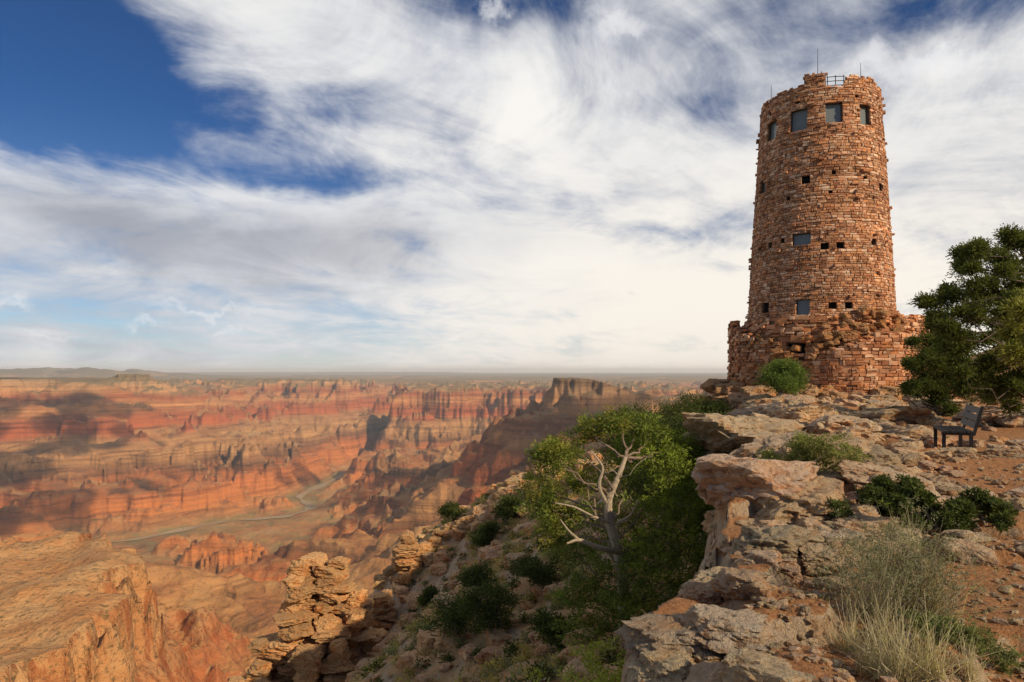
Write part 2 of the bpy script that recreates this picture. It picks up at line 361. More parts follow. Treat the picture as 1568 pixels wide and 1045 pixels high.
rx=np.interp(t,k,RIV[:,0]);ry=np.interp(t,k,RIV[:,1])
ker=np.hanning(27);ker/=ker.sum()
pad=lambda a:np.convolve(np.pad(a,13,'edge'),ker,'valid')
rx=pad(rx)*1000;ry=pad(ry)*1000
dx=np.gradient(rx);dy=np.gradient(ry);L=np.hypot(dx,dy);wd=38+18*np.sin(t*5)+12*np.sin(t*13)
A_=np.stack([rx-dy/L*wd,ry+dx/L*wd,np.full(260,-1394.)],1);B_=np.stack([rx+dy/L*wd,ry-dx/L*wd,np.full(260,-1394.)],1)
i=np.arange(259);mk('river',np.concatenate([A_,B_]),[np.stack([i,i+260,i+261,i+1],1)],[RVM])
def ground(x,y): return float(H(np.array([x]),np.array([y]))[0])
def spot(u,v,lo=2.2,hi=90):
    Y=np.geomspace(lo,hi,1500);x=(u-784)/F*Y;z=(568-v)/F*Y;h=Hnear(x,Y)
    k=np.argmax(z<=h)
    if z[k]>h[k]: k=len(Y)-1
    return np.array([x[k],Y[k],h[k]])
# ------------------------------------------------------------------ rocks
def rockvar(n,seed,layers=True):
    r=np.random.default_rng(seed);V=[];Fq=[];o=0
    s=np.linspace(-1,1,n+1);a,b=np.meshgrid(s,s,indexing='ij')
    for ax in range(3):
        for sg in(-1,1):
            p=np.zeros((n+1,n+1,3));p[...,ax]=sg;p[...,(ax+1)%3]=a;p[...,(ax+2)%3]=b*sg
            V.append(p.reshape(-1,3))
            i,j=np.meshgrid(np.arange(n),np.arange(n),indexing='ij')
            Fq.append((np.stack([i*(n+1)+j,(i+1)*(n+1)+j,(i+1)*(n+1)+j+1,i*(n+1)+j+1],-1)).reshape(-1,4)+o);o+=(n+1)**2
    V=np.concatenate(V);D=V/np.linalg.norm(V,axis=1)[:,None]
    N=[];h=[]
    for ax in range(3):
        for sg in(-1,1):
            nn=r.normal(0,.2,3);nn[ax]=sg;N.append(nn/np.linalg.norm(nn));h.append(r.uniform(.72,1))
    for k in range(10):
        nn=r.normal(0,1,3);N.append(nn/np.linalg.norm(nn));h.append(r.uniform(.8,1.1))
    N=np.array(N);h=np.array(h)
    R=np.min(h/np.maximum(D@N.T,.06),axis=1);R=np.minimum(R,1.45)
    p=D*R[:,None]
    if layers:
        lz=p[:,2]*2.2+.8*vn3(p*1.3,seed);fl=np.floor(lz);ff=lz-fl
        off=hsh(fl.astype(np.int64),fl.astype(np.int64)*0,fl.astype(np.int64)*0,seed)*.16-.08
        groove=-.11*np.exp(-((ff-.05)/.08)**2)*ss(-.3,.4,vn3(p*1.7,seed+9))
        p[:,:2]*=(1+off+groove)[:,None]
    p+=D*(.16*vn3(p*2.0,seed+1)+.10*vn3(p*5,seed+2)+.06*vn3(p*11,seed+3))[:,None]
    return p,np.concatenate(Fq)
BIG=[rockvar(20,100+i) for i in range(8)];MED=[rockvar(9,200+i) for i in range(10)];SML=[rockvar(3,300+i,False) for i in range(10)]
def put(acc,var,pos,size,rz,t,tilt=0):
    V,Fq=var;P=V*np.array(size)*.5
    if tilt:
        c,s=math.cos(tilt),math.sin(tilt);P=np.stack([P[:,0]*c+P[:,2]*s,P[:,1],-P[:,0]*s+P[:,2]*c],1)
    c,s=math.cos(rz),math.sin(rz);P=np.stack([P[:,0]*c-P[:,1]*s,P[:,0]*s+P[:,1]*c,P[:,2]],1)
    acc.add(P+np.array(pos),Fq,0,t)
def rt(): 
    k=rng.uniform(.75,1.15);return np.array([k*rng.uniform(.97,1.12),k,k*rng.uniform(.85,1.05)])
acc=Acc()
for yy in np.concatenate([np.arange(3.4,12,.34),np.arange(12,46,.62)]):
    ex=np.interp(yy,EY,EX)
    sc=np.clip(.30+yy*.034,.32,1.4)
    for lay in range(6):
        if rng.random()<.3: continue
        s=sc*rng.uniform(.4,1.15)
        x=ex+rng.uniform(.1,.8)*sc-.06*lay;y=yy+rng.uniform(-.3,.3)
        put(acc,BIG[rng.integers(8)],(x,y,-1.66-.05*s-lay*.34*sc**.5+rng.uniform(-.1,.1)),(s*1.25,s*1.05,s*.68),rng.uniform(0,6.3),rt(),rng.uniform(-.2,.2))
for u,v,s in [(1130,668,2.0),(1200,690,1.1),(1260,700,1.3),(1150,740,1.1),(1235,778,.95),(1310,700,1.0),(1350,735,.7),(1320,810,.55),(1175,835,.62),(1260,850,.35),(1120,965,.42),(1050,985,.45),(1165,1035,.3),(1080,915,.4),(1140,890,.35),(1290,660,1.4),(1380,640,1.6),(1450,625,1.6),(1530,690,.5),(1500,640,1.5),(1230,640,1.8),(1200,870,.3),(1330,640,1.3),(1560,640,1.2),(1400,665,.9),(1090,1000,.3),(1020,1020,.3)]:
    p=spot(u,v+10)
    put(acc,BIG[rng.integers(8)],p+np.array([0,0,.06*s]),(s*1.25,s,s*.6),rng.uniform(0,6.3),rt(),rng.uniform(-.15,.15))
for i in range(620):
    y=math.exp(rng.uniform(math.log(5),math.log(40)));x=np.interp(y,EY,EX)+abs(rng.normal(0,.25))*y*.75+.25
    s=rng.uniform(.1,.42)*(.5+y*.05)
    put(acc,MED[rng.integers(10)],(x,y,ground(x,y)+.04*s),(s*1.3,s,s*.65),rng.uniform(0,6),rt(),rng.uniform(-.3,.3))
acc.build('rim_rock_outcrop',[ROCK])
acc=Acc()
for i in range(760):
    y=rng.uniform(9,60);x=np.interp(y,EY,EX)-1.4-rng.uniform(0,1)**1.1*(6+y*.33)
    z=ground(x,y)
    s=rng.uniform(.12,1.0)**1.5*(.5+y*.022)
    put(acc,MED[rng.integers(10)],(x,y,z+.06*s),(s*1.4,s*1.1,s*.8),rng.uniform(0,6),rt()*[1.2,1.04,.86],rng.uniform(-.4,.4))
for i in range(60):
    u=rng.uniform(580,860);v=np.interp(u,[420,500,600,680,800,860],[960,880,862,812,740,725])+rng.uniform(2,30)
    p=spot(u,v,20);s=rng.uniform(.5,1.3)
    put(acc,BIG[rng.integers(8)],p+[0,0,.05*s],(s*1.3,s*1.1,s*.8),rng.uniform(0,6),rt()*[1.12,.95,.72],rng.uniform(-.2,.2))
acc.build('slope_boulders',[ROCK])
acc=Acc()
for i in range(3200):
    y=math.exp(rng.uniform(math.log(2.6),math.log(14)));x=np.interp(y,EY,EX)+rng.uniform(.1,1)*y*.8
    s=rng.uniform(.012,.05)*(1+y*.08)
    put(acc,SML[rng.integers(10)],(x,y,ground(x,y)+.1*s),(s*1.3,s,s*.7),rng.uniform(0,6),rt()*.95)
acc.build('gravel',[ROCK])
acc=Acc()
def stack(cx,cy,z0,z1,w0,w1,lean=(0,0),seed=0):
    r=np.random.default_rng(seed);z=z0
    while z<z1:
        f=(z-z0)/(z1-z0);h=r.uniform(.3,.75);w=(w0+(w1-w0)*f)*r.uniform(.66,1.18)
        n=max(1,int(round(w/1.0)));a0=r.uniform(0,6)
        for k in range(n):
            rr=0 if n==1 else w*.30
            bw=w*(1.15 if n==1 else .66)*r.uniform(.8,1.15)
            put(acc,MED[r.integers(10)] if bw<1.1 else BIG[r.integers(8)],(cx+lean[0]*f+rr*math.cos(a0+k*6.28/n)+r.normal(0,.08),cy+lean[1]*f+rr*math.sin(a0+k*6.28/n),z+h*.45+r.normal(0,.05)),(bw*1.05,bw,h*1.25),r.uniform(-.3,.3)+r.integers(4)*1.57,np.array([1.2,.92,.62])*r.uniform(.75,1.2),r.uniform(-.05,.05))
        z+=h*.88
stack(-9.7,36.0,-20,-9.9,4.2,1.9,(-.1,0),1);stack(-10.9,35.6,-20,-10.5,3.8,1.5,(-.1,0),2);stack(-8.2,36.4,-19,-12.2,3.2,1.1,(0,0),3)
stack(-12.1,35.2,-21,-14.0,3.6,1.2,(-.3,0),4);stack(-13.4,34.6,-21,-15.6,3.2,1.2,(-.3,0),11);stack(-14.6,34.0,-22,-16.4,2.8,1.2,(-.3,0),12)
stack(-10.0,33.8,-19,-13.9,2.6,1.1,(0,0),5);stack(-7.6,40.0,-17,-13.3,2.0,.9,(0,0),14);stack(-6.6,43,-15,-10.9,2.0,1.0,(0,0),6);stack(-5.6,43.5,-15,-11.3,1.8,.9,(0,0),7);stack(-4.9,44,-14,-11.2,1.6,.9,(0,0),8)
stack(-12.0,33.0,-21,-15.2,3.0,1.2,(0,0),9);stack(-8.6,34.2,-18,-13.6,2.4,1.0,(-.1,0),10);stack(-16.0,33.4,-22,-17.2,2.4,1.1,(-.3,0),13)
acc.build('layered_rock_pinnacle',[ROCK])
# ------------------------------------------------------------------ watchtower
TW=empty('stone_watchtower');CX,CY=18.9,42.0
n0=np.array([-.4103,-.9119]);n1=np.array([.9119,-.4103])
def Rz(z): return np.interp(z,[-4,-2.2,0,2.4,3.3,8,16.6,18],[5.3,5.1,4.8,4.4,4.12,3.86,3.32,3.30])
def tsurf(t,z,o):
    r=Rz(z)+o;return np.stack([CX+r*(np.cos(t)*n0[0]+np.sin(t)*n1[0]),CY+r*(np.cos(t)*n0[1]+np.sin(t)*n1[1]),z],-1)
PAL=np.array([(.43,.215,.115),(.51,.30,.18),(.36,.165,.085),(.55,.38,.265),(.26,.125,.07),(.45,.24,.13),(.39,.225,.14),(.48,.225,.10)])
def masonry(acc,surf,t0,t1,mpt,courses,wr,opens,top,prot=(0,.035),knob=.012,rs=1,pal=PAL,course_tone=None,jit=.01):
    r=np.random.default_rng(rs);S=[]
    for (za,zb) in courses:
        zc=(za+zb)/2;mp=mpt(zc)
        cuts=[(o[0]-o[2]/2/mp,o[0]+o[2]/2/mp) for o in opens if zc>o[1]-o[3]/2 and zc<o[1]+o[3]/2]
        cuts=sorted(cuts);iv=[];c=t0
        for a,b in cuts:
            if a>c: iv.append((c,a))
            c=max(c,b)
        iv.append((c,t1))
        for a,b in iv:
            t=a
            while t<b-1e-4:
                w=r.uniform(*wr)/mp
                if r.random()<.3: w*=.55
                if t+w>b-.1/mp: w=b-t
                if zc<top(t+w/2):
                    p=r.uniform(*prot)
                    if zb-za>.2 and r.random()<.35:
                        zm=za+(zb-za)*r.uniform(.4,.6);S.append((t,t+w,za,zm,p,mp));S.append((t,t+w,zm,zb,r.uniform(*prot),mp))
                    else: S.append((t,t+w,za,zb,p,mp))
                t+=w
    S=np.array(S);n=len(S)
    kn=r.random(n)<knob;S[kn,4]=r.uniform(.12,.24,kn.sum())
    g=.009;ta,tb,za,zb,p,mp=S.T
    ta=ta+g/mp;tb=tb-g/mp;za=za+g;zb=zb-g
    ch=.02
    def ring(i,o):
        A=[]
        for (T,Z) in ((ta+i/mp,za+i),(tb-i/mp,za+i),(tb-i/mp,zb-i),(ta+i/mp,zb-i)):
            A.append(surf(T+r.normal(0,jit,n)/mp,Z+r.normal(0,jit,n),o+r.normal(0,.008,n)))
        return np.stack(A,1)
    V=np.concatenate([ring(0,-.08+0*p),ring(0,p-ch),ring(ch,p)],1)
    base=(np.arange(n)*12)[:,None]
    q=[]
    for k in range(2):
        for j in range(4):
            q.append([k*4+j,k*4+(j+1)%4,(k+1)*4+(j+1)%4,(k+1)*4+j])
    q.append([8,9,10,11]);q=np.array(q)
    Fq=(base[:,None,:]+q[None]).reshape(-1,4)
    c=pal[r.integers(len(pal),size=n)]*r.uniform(.72,1.22,(n,1))
    if course_tone is not None: c=c*course_tone((za+zb)/2)[:,None]  # stone colour by course height, for the paler ring band
    acc.add(V.reshape(-1,3),Fq,0,np.repeat(c,12,axis=0))
rd=math.radians
opens=[(rd(-49),14.4,.85,1.15),(rd(-18.5),14.45,.95,1.3),(rd(13),14.6,.9,1.15),(rd(44),14.5,.75,1.15),(rd(80),14.4,.8,1.1),
 (rd(-59),11.2,.7,.8),(rd(-11),10.95,.45,.4),(rd(-26),10,.22,.2),(rd(12),11.2,.22,.2),(rd(40),10.9,.25,.22),(rd(9),10.1,.2,.2),
 (rd(-14),7.5,1.0,.66),(rd(4),7.0,.42,.38),(rd(16),7.0,.42,.42),(rd(-57),7.5,.3,.35),(rd(-43),7.5,.3,.32),(rd(-30),7.55,.25,.3),(rd(46),7.3,.35,.35),
 (rd(-45.6),3.75,.6,.6),(rd(-12),3.65,.72,.85),(rd(9.7),3.65,.42,.36),(rd(21.5),3.65,.42,.34),
 (rd(-20),15.55,.25,.22),(rd(35),15.6,.22,.2),(rd(-52),15.5,.2,.2),(rd(-15),1.15,1.0,.7),(rd(60),10.5,.4,.5)]
def ttop(t):
    d=np.degrees(t);return np.where((d>-14)&(d<6.5),17.0,np.where((d>=6.5)&(d<24),16.15,np.where((d>=24)&(d<60),16.75,np.where(d<-40,16.45,16.55))))+.08*np.sin(d*.9)
r=np.random.default_rng(3);co=[];z=3.1
while z<17.1:
    h=r.uniform(.08,.19)
    if abs(z-8.0)<.12: h=.09
    co.append((z,z+h));z+=h
acc=Acc()
masonry(acc,tsurf,-math.pi,math.pi,lambda z:float(Rz(z)),co,(.12,.42),opens,ttop,(0,.06),.016,5,PAL,lambda z:np.where(np.abs(z-8.15)<.16,1.35,1.0))
PAL2=PAL*np.array([1.03,.93,.84])
co=[];z=-4.
while z<3.1:
    h=r.uniform(.14,.40);co.append((z,min(z+h,3.1)));z+=h
masonry(acc,tsurf,-math.pi,math.pi,lambda z:float(Rz(z)),co,(.2,.75),opens,lambda t:99,(-.04,.30),.08,6,PAL2*.95,None,.03)
masonry(acc,tsurf,-math.pi,math.pi,lambda z:float(Rz(z)),[(8.42,8.50),(16.05,16.13)],(.3,.6),[],lambda t:99,(.05,.09),0,7,PAL*1.15)
acc.build('tower_masonry',[STONE],parent=TW)
acc=Acc()
T,Z=np.meshgrid(np.linspace(-math.pi,math.pi,361),np.linspace(-4,17,281),indexing='ij')
V=tsurf(T.ravel(),Z.ravel(),-.035)
i,j=np.meshgrid(np.arange(360),np.arange(280),indexing='ij');tc=T[:-1,:-1]+math.pi/360;zc=Z[:-1,:-1]+.0375
keep=zc<ttop(tc)-.08
for o in opens: keep&=~((np.abs(tc-o[0])*Rz(zc)<o[2]/2+.02)&(np.abs(zc-o[1])<o[3]/2+.02))
q=np.stack([i*281+j,(i+1)*281+j,(i+1)*281+j+1,i*281+j+1],-1)[keep]
acc.add(V,q,0)
for o in opens:
    w=o[2]/2/Rz(o[1])+.006;h=o[3]/2+.03;dp=.24 if o[2]>.5 else .28
    tt=np.array([o[0]-w,o[0]+w,o[0]+w,o[0]-w]);z4=np.array([o[1]-h,o[1]-h,o[1]+h,o[1]+h])
    A=tsurf(tt,z4,-.02);B=tsurf(tt,z4,-dp)
    acc.add(np.concatenate([A,B]),[[0,4,5,1],[1,5,6,2],[2,6,7,3],[3,7,4,0]],0)
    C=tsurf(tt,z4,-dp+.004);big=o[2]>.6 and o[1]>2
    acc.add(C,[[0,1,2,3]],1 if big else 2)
    if big:
        for k in (0,1,2,3):
            a,b=C[k],C[(k+1)%4];tube(acc,[a,b],[.03,.03],4,3)
th=np.linspace(0,2*math.pi,49)[:-1];V=np.array([[CX+3.2*math.cos(a),CY+3.2*math.sin(a),15.9] for a in th]+[[CX,CY,15.95]])
acc.add(V,[[k,(k+1)%48,48] for k in range(48)],0)
acc.build('tower_core_and_windows',[MORT,GLASS,DARK,METAL],parent=TW)
acc=Acc()
for dz in(.1,.35,.6):
    tt=np.radians(np.linspace(6.5,24,6));tube(acc,tsurf(tt,np.full(6,16.15+dz),-.1),np.full(6,.022),5)
for d in(7.5,15,23):
    a=tsurf(np.array([rd(d)]),np.array([16.1]),-.1)[0];tube(acc,[a,a+[0,0,.7]],[.025,.025],5)
for d,rr,z0,z1 in((-1.5,-.4,16.9,18.6),(46,-.3,16.7,17.7),(-62,-.3,16.4,17.5)):
    a=tsurf(np.array([rd(d)]),np.array([z0]),rr)[0];tube(acc,[a,a+[0,0,z1-z0]],[.02,.012],5)
acc.build('railing_and_lightning_rods',[METAL],parent=TW)
def pathsurf(pts):
    pts=np.array(pts,float);tt=np.linspace(0,1,len(pts));fine=np.linspace(0,1,120)
    x=np.interp(fine,tt,pts[:,0]);y=np.interp(fine,tt,pts[:,1])
    k=np.hanning(15);k/=k.sum();x=np.convolve(np.pad(x,7,'edge'),k,'valid');y=np.convolve(np.pad(y,7,'edge'),k,'valid')
    s=np.concatenate([[0],np.cumsum(np.hypot(np.diff(x),np.diff(y)))])
    def f(t,z,o):
        X=np.interp(t,s,x);Y=np.interp(t,s,y);X2=np.interp(np.asarray(t)+.1,s,x);Y2=np.interp(np.asarray(t)+.1,s,y);X1=np.interp(np.asarray(t)-.1,s,x);Y1=np.interp(np.asarray(t)-.1,s,y)
        tx,ty=X2-X1,Y2-Y1;l=np.hypot(tx,ty)+1e-9
        return np.stack([X+ty/l*o,Y-tx/l*o,z+0*X],-1)
    return f,s[-1]
def wall(name,pts,z0,topf,rs,wr=(.16,.55),hr=(.10,.26),prot=(0,.09),opens=[]):
    f,Ln=pathsurf(pts);r=np.random.default_rng(rs);co=[];z=z0
    while z<6:
        h=r.uniform(*hr);co.append((z,z+h));z+=h
    acc=Acc();masonry(acc,f,0,Ln,lambda z:1.,co,wr,opens,topf,prot,.02,rs,PAL2,None,.018)
    s=np.linspace(0,Ln,60);tp=np.array([topf(a) for a in s])-.02
    A=f(s,np.full(60,z0),-.03);B=f(s,tp,-.03);C=f(s,tp,-.5);D=f(s,np.full(60,z0),-.5)
    V=np.concatenate([A,B,C,D]);i=np.arange(59)
    q=np.concatenate([np.stack([i+a*60,i+1+a*60,i+1+b*60,i+b*60],1) for a,b in((0,1),(1,2),(2,3))])
    acc.add(V,q,1)
    for a in np.arange(.15,Ln,.42):
        P=f(np.array([a]),np.array([topf(a)]),-.22)[0];put(acc,MED[r.integers(10)],P,(.5,.62,.2),r.uniform(0,6),PAL2[r.integers(8)]*1.05)
    acc.build(name,[STONE,MORT],parent=TW)
wall('terrace_wall_low',[(16.4,37.6),(17.0,36.6),(18.3,35.9),(20.3,35.9),(22.3,36.9),(23.6,38.8),(24,41)],-3.2,lambda t:.35+.75*min(t,2.4)*.5+.16*min(t,6)+.12*math.sin(t*2.1),11)
wall('terrace_wall_high',[(21.2,38.6),(23,39.2),(25.2,40.4),(27.5,42.5),(29,46)],-2.8,lambda t:3.15+.06*math.sin(t*3),12)
wall('left_buttress_wall',[(14.2,44.5),(13.7,42.6),(13.9,40.8),(14.8,39.6),(16.2,38.6)],-4.5,lambda t:3.1-.36*max(t-1.2,0)+.1*math.sin(t*5) if t>.8 else 2.2,13,prot=(0,.2))
acc=Acc()
for i in range(230):
    t=rd(rng.uniform(-115,100));z=rng.uniform(-4.2,-.9) if t<0 else rng.uniform(-2.6,-1.2)
    o=rng.uniform(.2,1.7)*(1+(-1-z)*.25);p=tsurf(np.array([t]),np.array([z]),o)[0];s=rng.uniform(.5,1.5)
    put(acc,MED[rng.integers(10)],p,(s*1.2,s,s*.7),rng.uniform(0,6),rt()*[.92,.78,.66],rng.uniform(-.2,.2))
for i in range(110):
    t=rd(rng.uniform(2,70));z=rng.uniform(.8,3.6)-(.02*abs(np.degrees(t)-40));p=tsurf(np.array([t]),np.array([z]),rng.uniform(.05,.45))[0];s=rng.uniform(.3,.75)
    put(acc,MED[rng.integers(10)],p,(s*1.2,s,s*.7),rng.uniform(0,6),rt()*[.8,.6,.45],0)
for i in range(60):
    t=rd(rng.uniform(-60,2));z=rng.uniform(-1.5,2.0);p=tsurf(np.array([t]),np.array([z]),rng.uniform(.05,.3))[0];s=rng.uniform(.3,.7)
    put(acc,MED[rng.integers(10)],p,(s*1.2,s,s*.7),rng.uniform(0,6),rt()*[.85,.65,.5],0)
acc.build('foundation_boulders',[ROCK],parent=TW)
# ------------------------------------------------------------------ vegetation
def leaves(acc,C,R,nsub,nleaf,rs,ll,lw,cols,seed,mi=0,shell=.45,up=.35):
    r=np.random.default_rng(seed);C=np.asarray(C,float);R=np.asarray(R,float)
    if R.ndim==1: R=np.repeat(R[:,None],3,1)*[1,1,.8]
    k=len(C);d=r.normal(size=(k,nsub,3));d/=np.linalg.norm(d,axis=-1)[...,None]
    rad=(shell+(1-shell)*r.random((k,nsub,1)))*r.uniform(.7,1.3,(k,nsub,1))
    S=(C[:,None]+d*rad*R[:,None]).reshape(-1,3);CC=np.repeat(C,nsub,0)
    m=len(S);q=r.normal(size=(m,nleaf,3))*rs*np.array([1,1,.7])*r.uniform(.6,1.3,(m,1,1))
    Pp=S[:,None]+q
    dr=q/(rs)+(S-CC)[:,None]*.8+r.normal(size=q.shape)*.5+[0,0,up];dr/=np.linalg.norm(dr,axis=-1)[...,None]
    sd=np.cross(dr,r.normal(size=dr.shape));sd/=np.linalg.norm(sd,axis=-1)[...,None]
    L=ll*r.uniform(.6,1.4,(m,nleaf,1));W=lw*r.uniform(.7,1.3,(m,nleaf,1))
    V=np.stack([Pp-sd*W*.5,Pp+sd*W*.5,Pp+dr*L+sd*W*.3,Pp+dr*L-sd*W*.3],2).reshape(-1,3)
    n=m*nleaf
    cols=np.asarray(cols,float);f=r.random((m,1,1))*.65+r.random((m,nleaf,1))*.35
    c=cols[0]*(1-f)+cols[1]*f;c=c*r.uniform(.65,1.35,(m,1,1))
    acc.add(V,np.arange(n*4).reshape(-1,4),mi,np.repeat(c.reshape(-1,3),4,0))
def bough(acc,a,b,r0,r1,seed,col,sag=.15,n=8,m=1):
    r=np.random.default_rng(seed);a=np.array(a,float);b=np.array(b,float);t=np.linspace(0,1,n)[:,None]
    L=np.linalg.norm(b-a);p=a*(1-t)+b*t+np.sin(t*math.pi)*np.array([r.normal(0,.1),r.normal(0,.1),-sag*.3])*L
    w=r.normal(0,.035*L,(n,3));w[0]=0;w[-1]=0
    tube(acc,p+w,np.linspace(r0,r1,n),6,m,col);return p+w
GR1=((.06,.085,.018),(.21,.25,.05));GR2=((.03,.045,.015),(.11,.13,.035));YG=((.17,.16,.03),(.34,.30,.065));SAGE=((.15,.15,.08),(.30,.29,.15))
GREYBARK=(.36,.30,.22)
acc=Acc()
tp=[sv(955,1010,14.2),sv(957,930,14.0),sv(950,850,13.9),sv(932,800,13.7),sv(930,765,13.6),sv(945,735,13.6),sv(958,700,13.8)]
tp[0]=(tp[0][0],tp[0][1],min(tp[0][2],ground(tp[0][0],tp[0][1])-.2))
def smooth(p,n=24):
    p=np.array(p);t=np.linspace(0,len(p)-1,n);q=np.stack([np.interp(t,range(len(p)),p[:,i]) for i in range(3)],1)
    for _ in range(2): q[1:-1]=(q[:-2]+q[1:-1]*2+q[2:])/4
    return q
tube(acc,smooth(tp),np.linspace(.15,.04,24),9,1,GREYBARK)
tube(acc,smooth([sv(940,790,13.7),sv(915,745,13.5),sv(925,715,13.5),sv(905,690,13.6)],16),np.linspace(.05,.015,16),7,1,GREYBARK)
tube(acc,smooth([sv(950,845,13.8),sv(915,838,13.2),sv(885,825,13.0),sv(868,832,12.9)],16),np.linspace(.07,.018,16),7,1,GREYBARK)
tube(acc,smooth([sv(885,825,13.0),sv(870,812,12.9),sv(858,795,12.9)],10),np.linspace(.026,.01,10),6,1,GREYBARK)
tube(acc,smooth([sv(935,800,13.6),sv(905,790,13.2),sv(880,775,13.1),sv(850,770,13.1)],14),np.linspace(.035,.01,14),6,1,GREYBARK)
tube(acc,smooth([sv(945,800,13.5),sv(965,790,13.3),sv(978,765,13.2)],12),np.linspace(.03,.01,12),6,1,GREYBARK)
for q in range(12):
    r=np.random.default_rng(900+q);u0,v0=r.uniform(925,955),r.uniform(720,850)
    a=sv(u0,v0,13.6);b=sv(u0+r.normal(0,38),v0-r.uniform(5,50),13.5+r.normal(0,.5));bough(acc,a,b,.012,.003,950+q,GREYBARK)
cl=[(850,700,34,14),(828,745,30,14),(838,690,22,13.6),(870,685,28,14.3),(858,785,28,14.2),(905,655,26,14.4),(945,645,26,14.2),(975,655,30,14.4),(960,690,30,14.9),(890,735,28,14.9),(1000,695,36,14.6),(1030,730,40,14.6),(1045,690,24,15),(1010,775,44,14.2),(1055,780,40,14.4),(1080,825,36,14.4),(1030,830,44,13.8),(985,850,38,13.5),(1060,880,42,13.8),(1010,900,46,13.3),(955,895,40,13.2),(905,880,36,14.0),(1040,945,44,13.4),(975,955,46,13.1),(925,935,40,13.4),(880,915,32,13.8),(1000,800,38,14.8),(940,720,34,15.2),(910,790,34,15.2),(870,840,28,14.6),(845,815,24,14.2),(1085,790,26,14.6),(820,775,22,14.2),(1000,655,20,14.5),(1060,740,30,14.9),(960,780,40,15.4),(960,830,36,15.2),(925,850,30,15.0),(895,960,34,13.6),(1000,1000,36,13.2),(945,1000,36,13.2),(1085,870,30,14.2),(1100,800,22,14.7),(1065,700,24,15.2)]
C=np.array([sv(u,v,y) for u,v,_,y in cl]);R=np.array([q/F*y for _,_,q,y in cl])
T_=smooth(tp)
for i,c in enumerate(C):
    k=np.argmin(np.linalg.norm(T_-c-[0,0,-.5],axis=1));bough(acc,T_[min(k,23)],c,.03,.007,i,(.20,.15,.11))
leaves(acc,C,R*1.12,34,34,.07,.055,.022,GR1,1)
s=[0,1,2,3,5,6,9,4,30];leaves(acc,C[s],R[s]*1.05,22,32,.06,.05,.02,YG,2)
s=[10,11,12,13,14,15,16,17,18,19,22,23,31,34,42,43];leaves(acc,C[s],R[s]*1.15,26,34,.07,.055,.022,((.14,.19,.025),(.32,.37,.055)),3)  # brighter leaf colour on the right boughs paints in sunlit highlights
acc.build('juniper_tree',[LEAF,BARK])
def shrub(name,pos,h,w,cols,seed,dens=1.,ls=1.,trunk=True,nc=9):
    r=np.random.default_rng(seed);acc=Acc();pos=np.array(pos,float)
    C=np.stack([r.normal(0,.30,nc)*w,r.normal(0,.30,nc)*w,r.uniform(.25,.85,nc)*h],1)
    C[:,:2]*=(1.15-.7*(C[:,2:3]/h-.2));C+=pos;R=r.uniform(.2,.32,nc)*min(w,h)
    if trunk:
        tube(acc,smooth([pos-[0,0,.15],pos+[.05*w,0,h*.25],pos+[-.03*w,0,h*.6]],8),np.linspace(.05*w,.012*w,8),6,1,(.2,.15,.11))
    for i,c in enumerate(C): bough(acc,pos+[0,0,h*.12],c,.018*w,.005*w,seed+i,(.2,.15,.11))
    leaves(acc,C,R,int(20*dens),24,.10*ls*min(w,h)*.6,.06*ls,.024*ls,cols,seed)
    return acc.build(name,[LEAF,BARK])
n=0
for u,v,h,w in [(700,985,1.7,1.5),(765,975,1.6,1.5),(735,915,1.3,1.3),(690,800,1.3,1.5),(820,905,1.2,1.3),(745,835,1.2,1.5),(560,905,1.0,1.1),(850,1010,1.0,1.0),(780,800,1.5,1.7),(660,930,1.0,1.1)]:
    n+=1;p=spot(u,v,8);shrub('pinyon_shrub',p,h,w,GR2,500+n,ls=1+p[1]*.02)
for u,v,y,h,w in [(1040,735,29,4.0,2.8),(1005,740,33,3.8,2.6),(1075,720,30,3.6,2.2),(1095,670,36,3.4,2.0),(985,745,38,4.0,3),(1055,700,36,4.2,2.6),(1020,700,26,3.6,2.4)]:
    n+=1;x=(u-784)/F*y;shrub('pinyon_pine',(x,y,ground(x,y)),h+.4,w,GR2,520+n,dens=1.8,ls=1.5,nc=18)
x,y=(1195-784)/F*34,34;shrub('rounded_juniper_bush',(x,y,ground(x,y)),2.0,1.7,((.07,.11,.025),(.18,.24,.06)),560,dens=2,ls=1.3,nc=16)
shrub('ledge_bush',spot(1222,748),.75,1.1,((.12,.13,.04),(.26,.26,.09)),561,dens=1.6,ls=.5,nc=14)
shrub('low_juniper',spot(1430,815),.42,1.1,GR2,562,dens=2,ls=.55,nc=16)
shrub('low_juniper',spot(1500,805),.36,.7,GR2,563,dens=1.6,ls=.55)
shrub('low_juniper',spot(1365,790),.4,.6,GR2,564,dens=1.5,ls=.55)
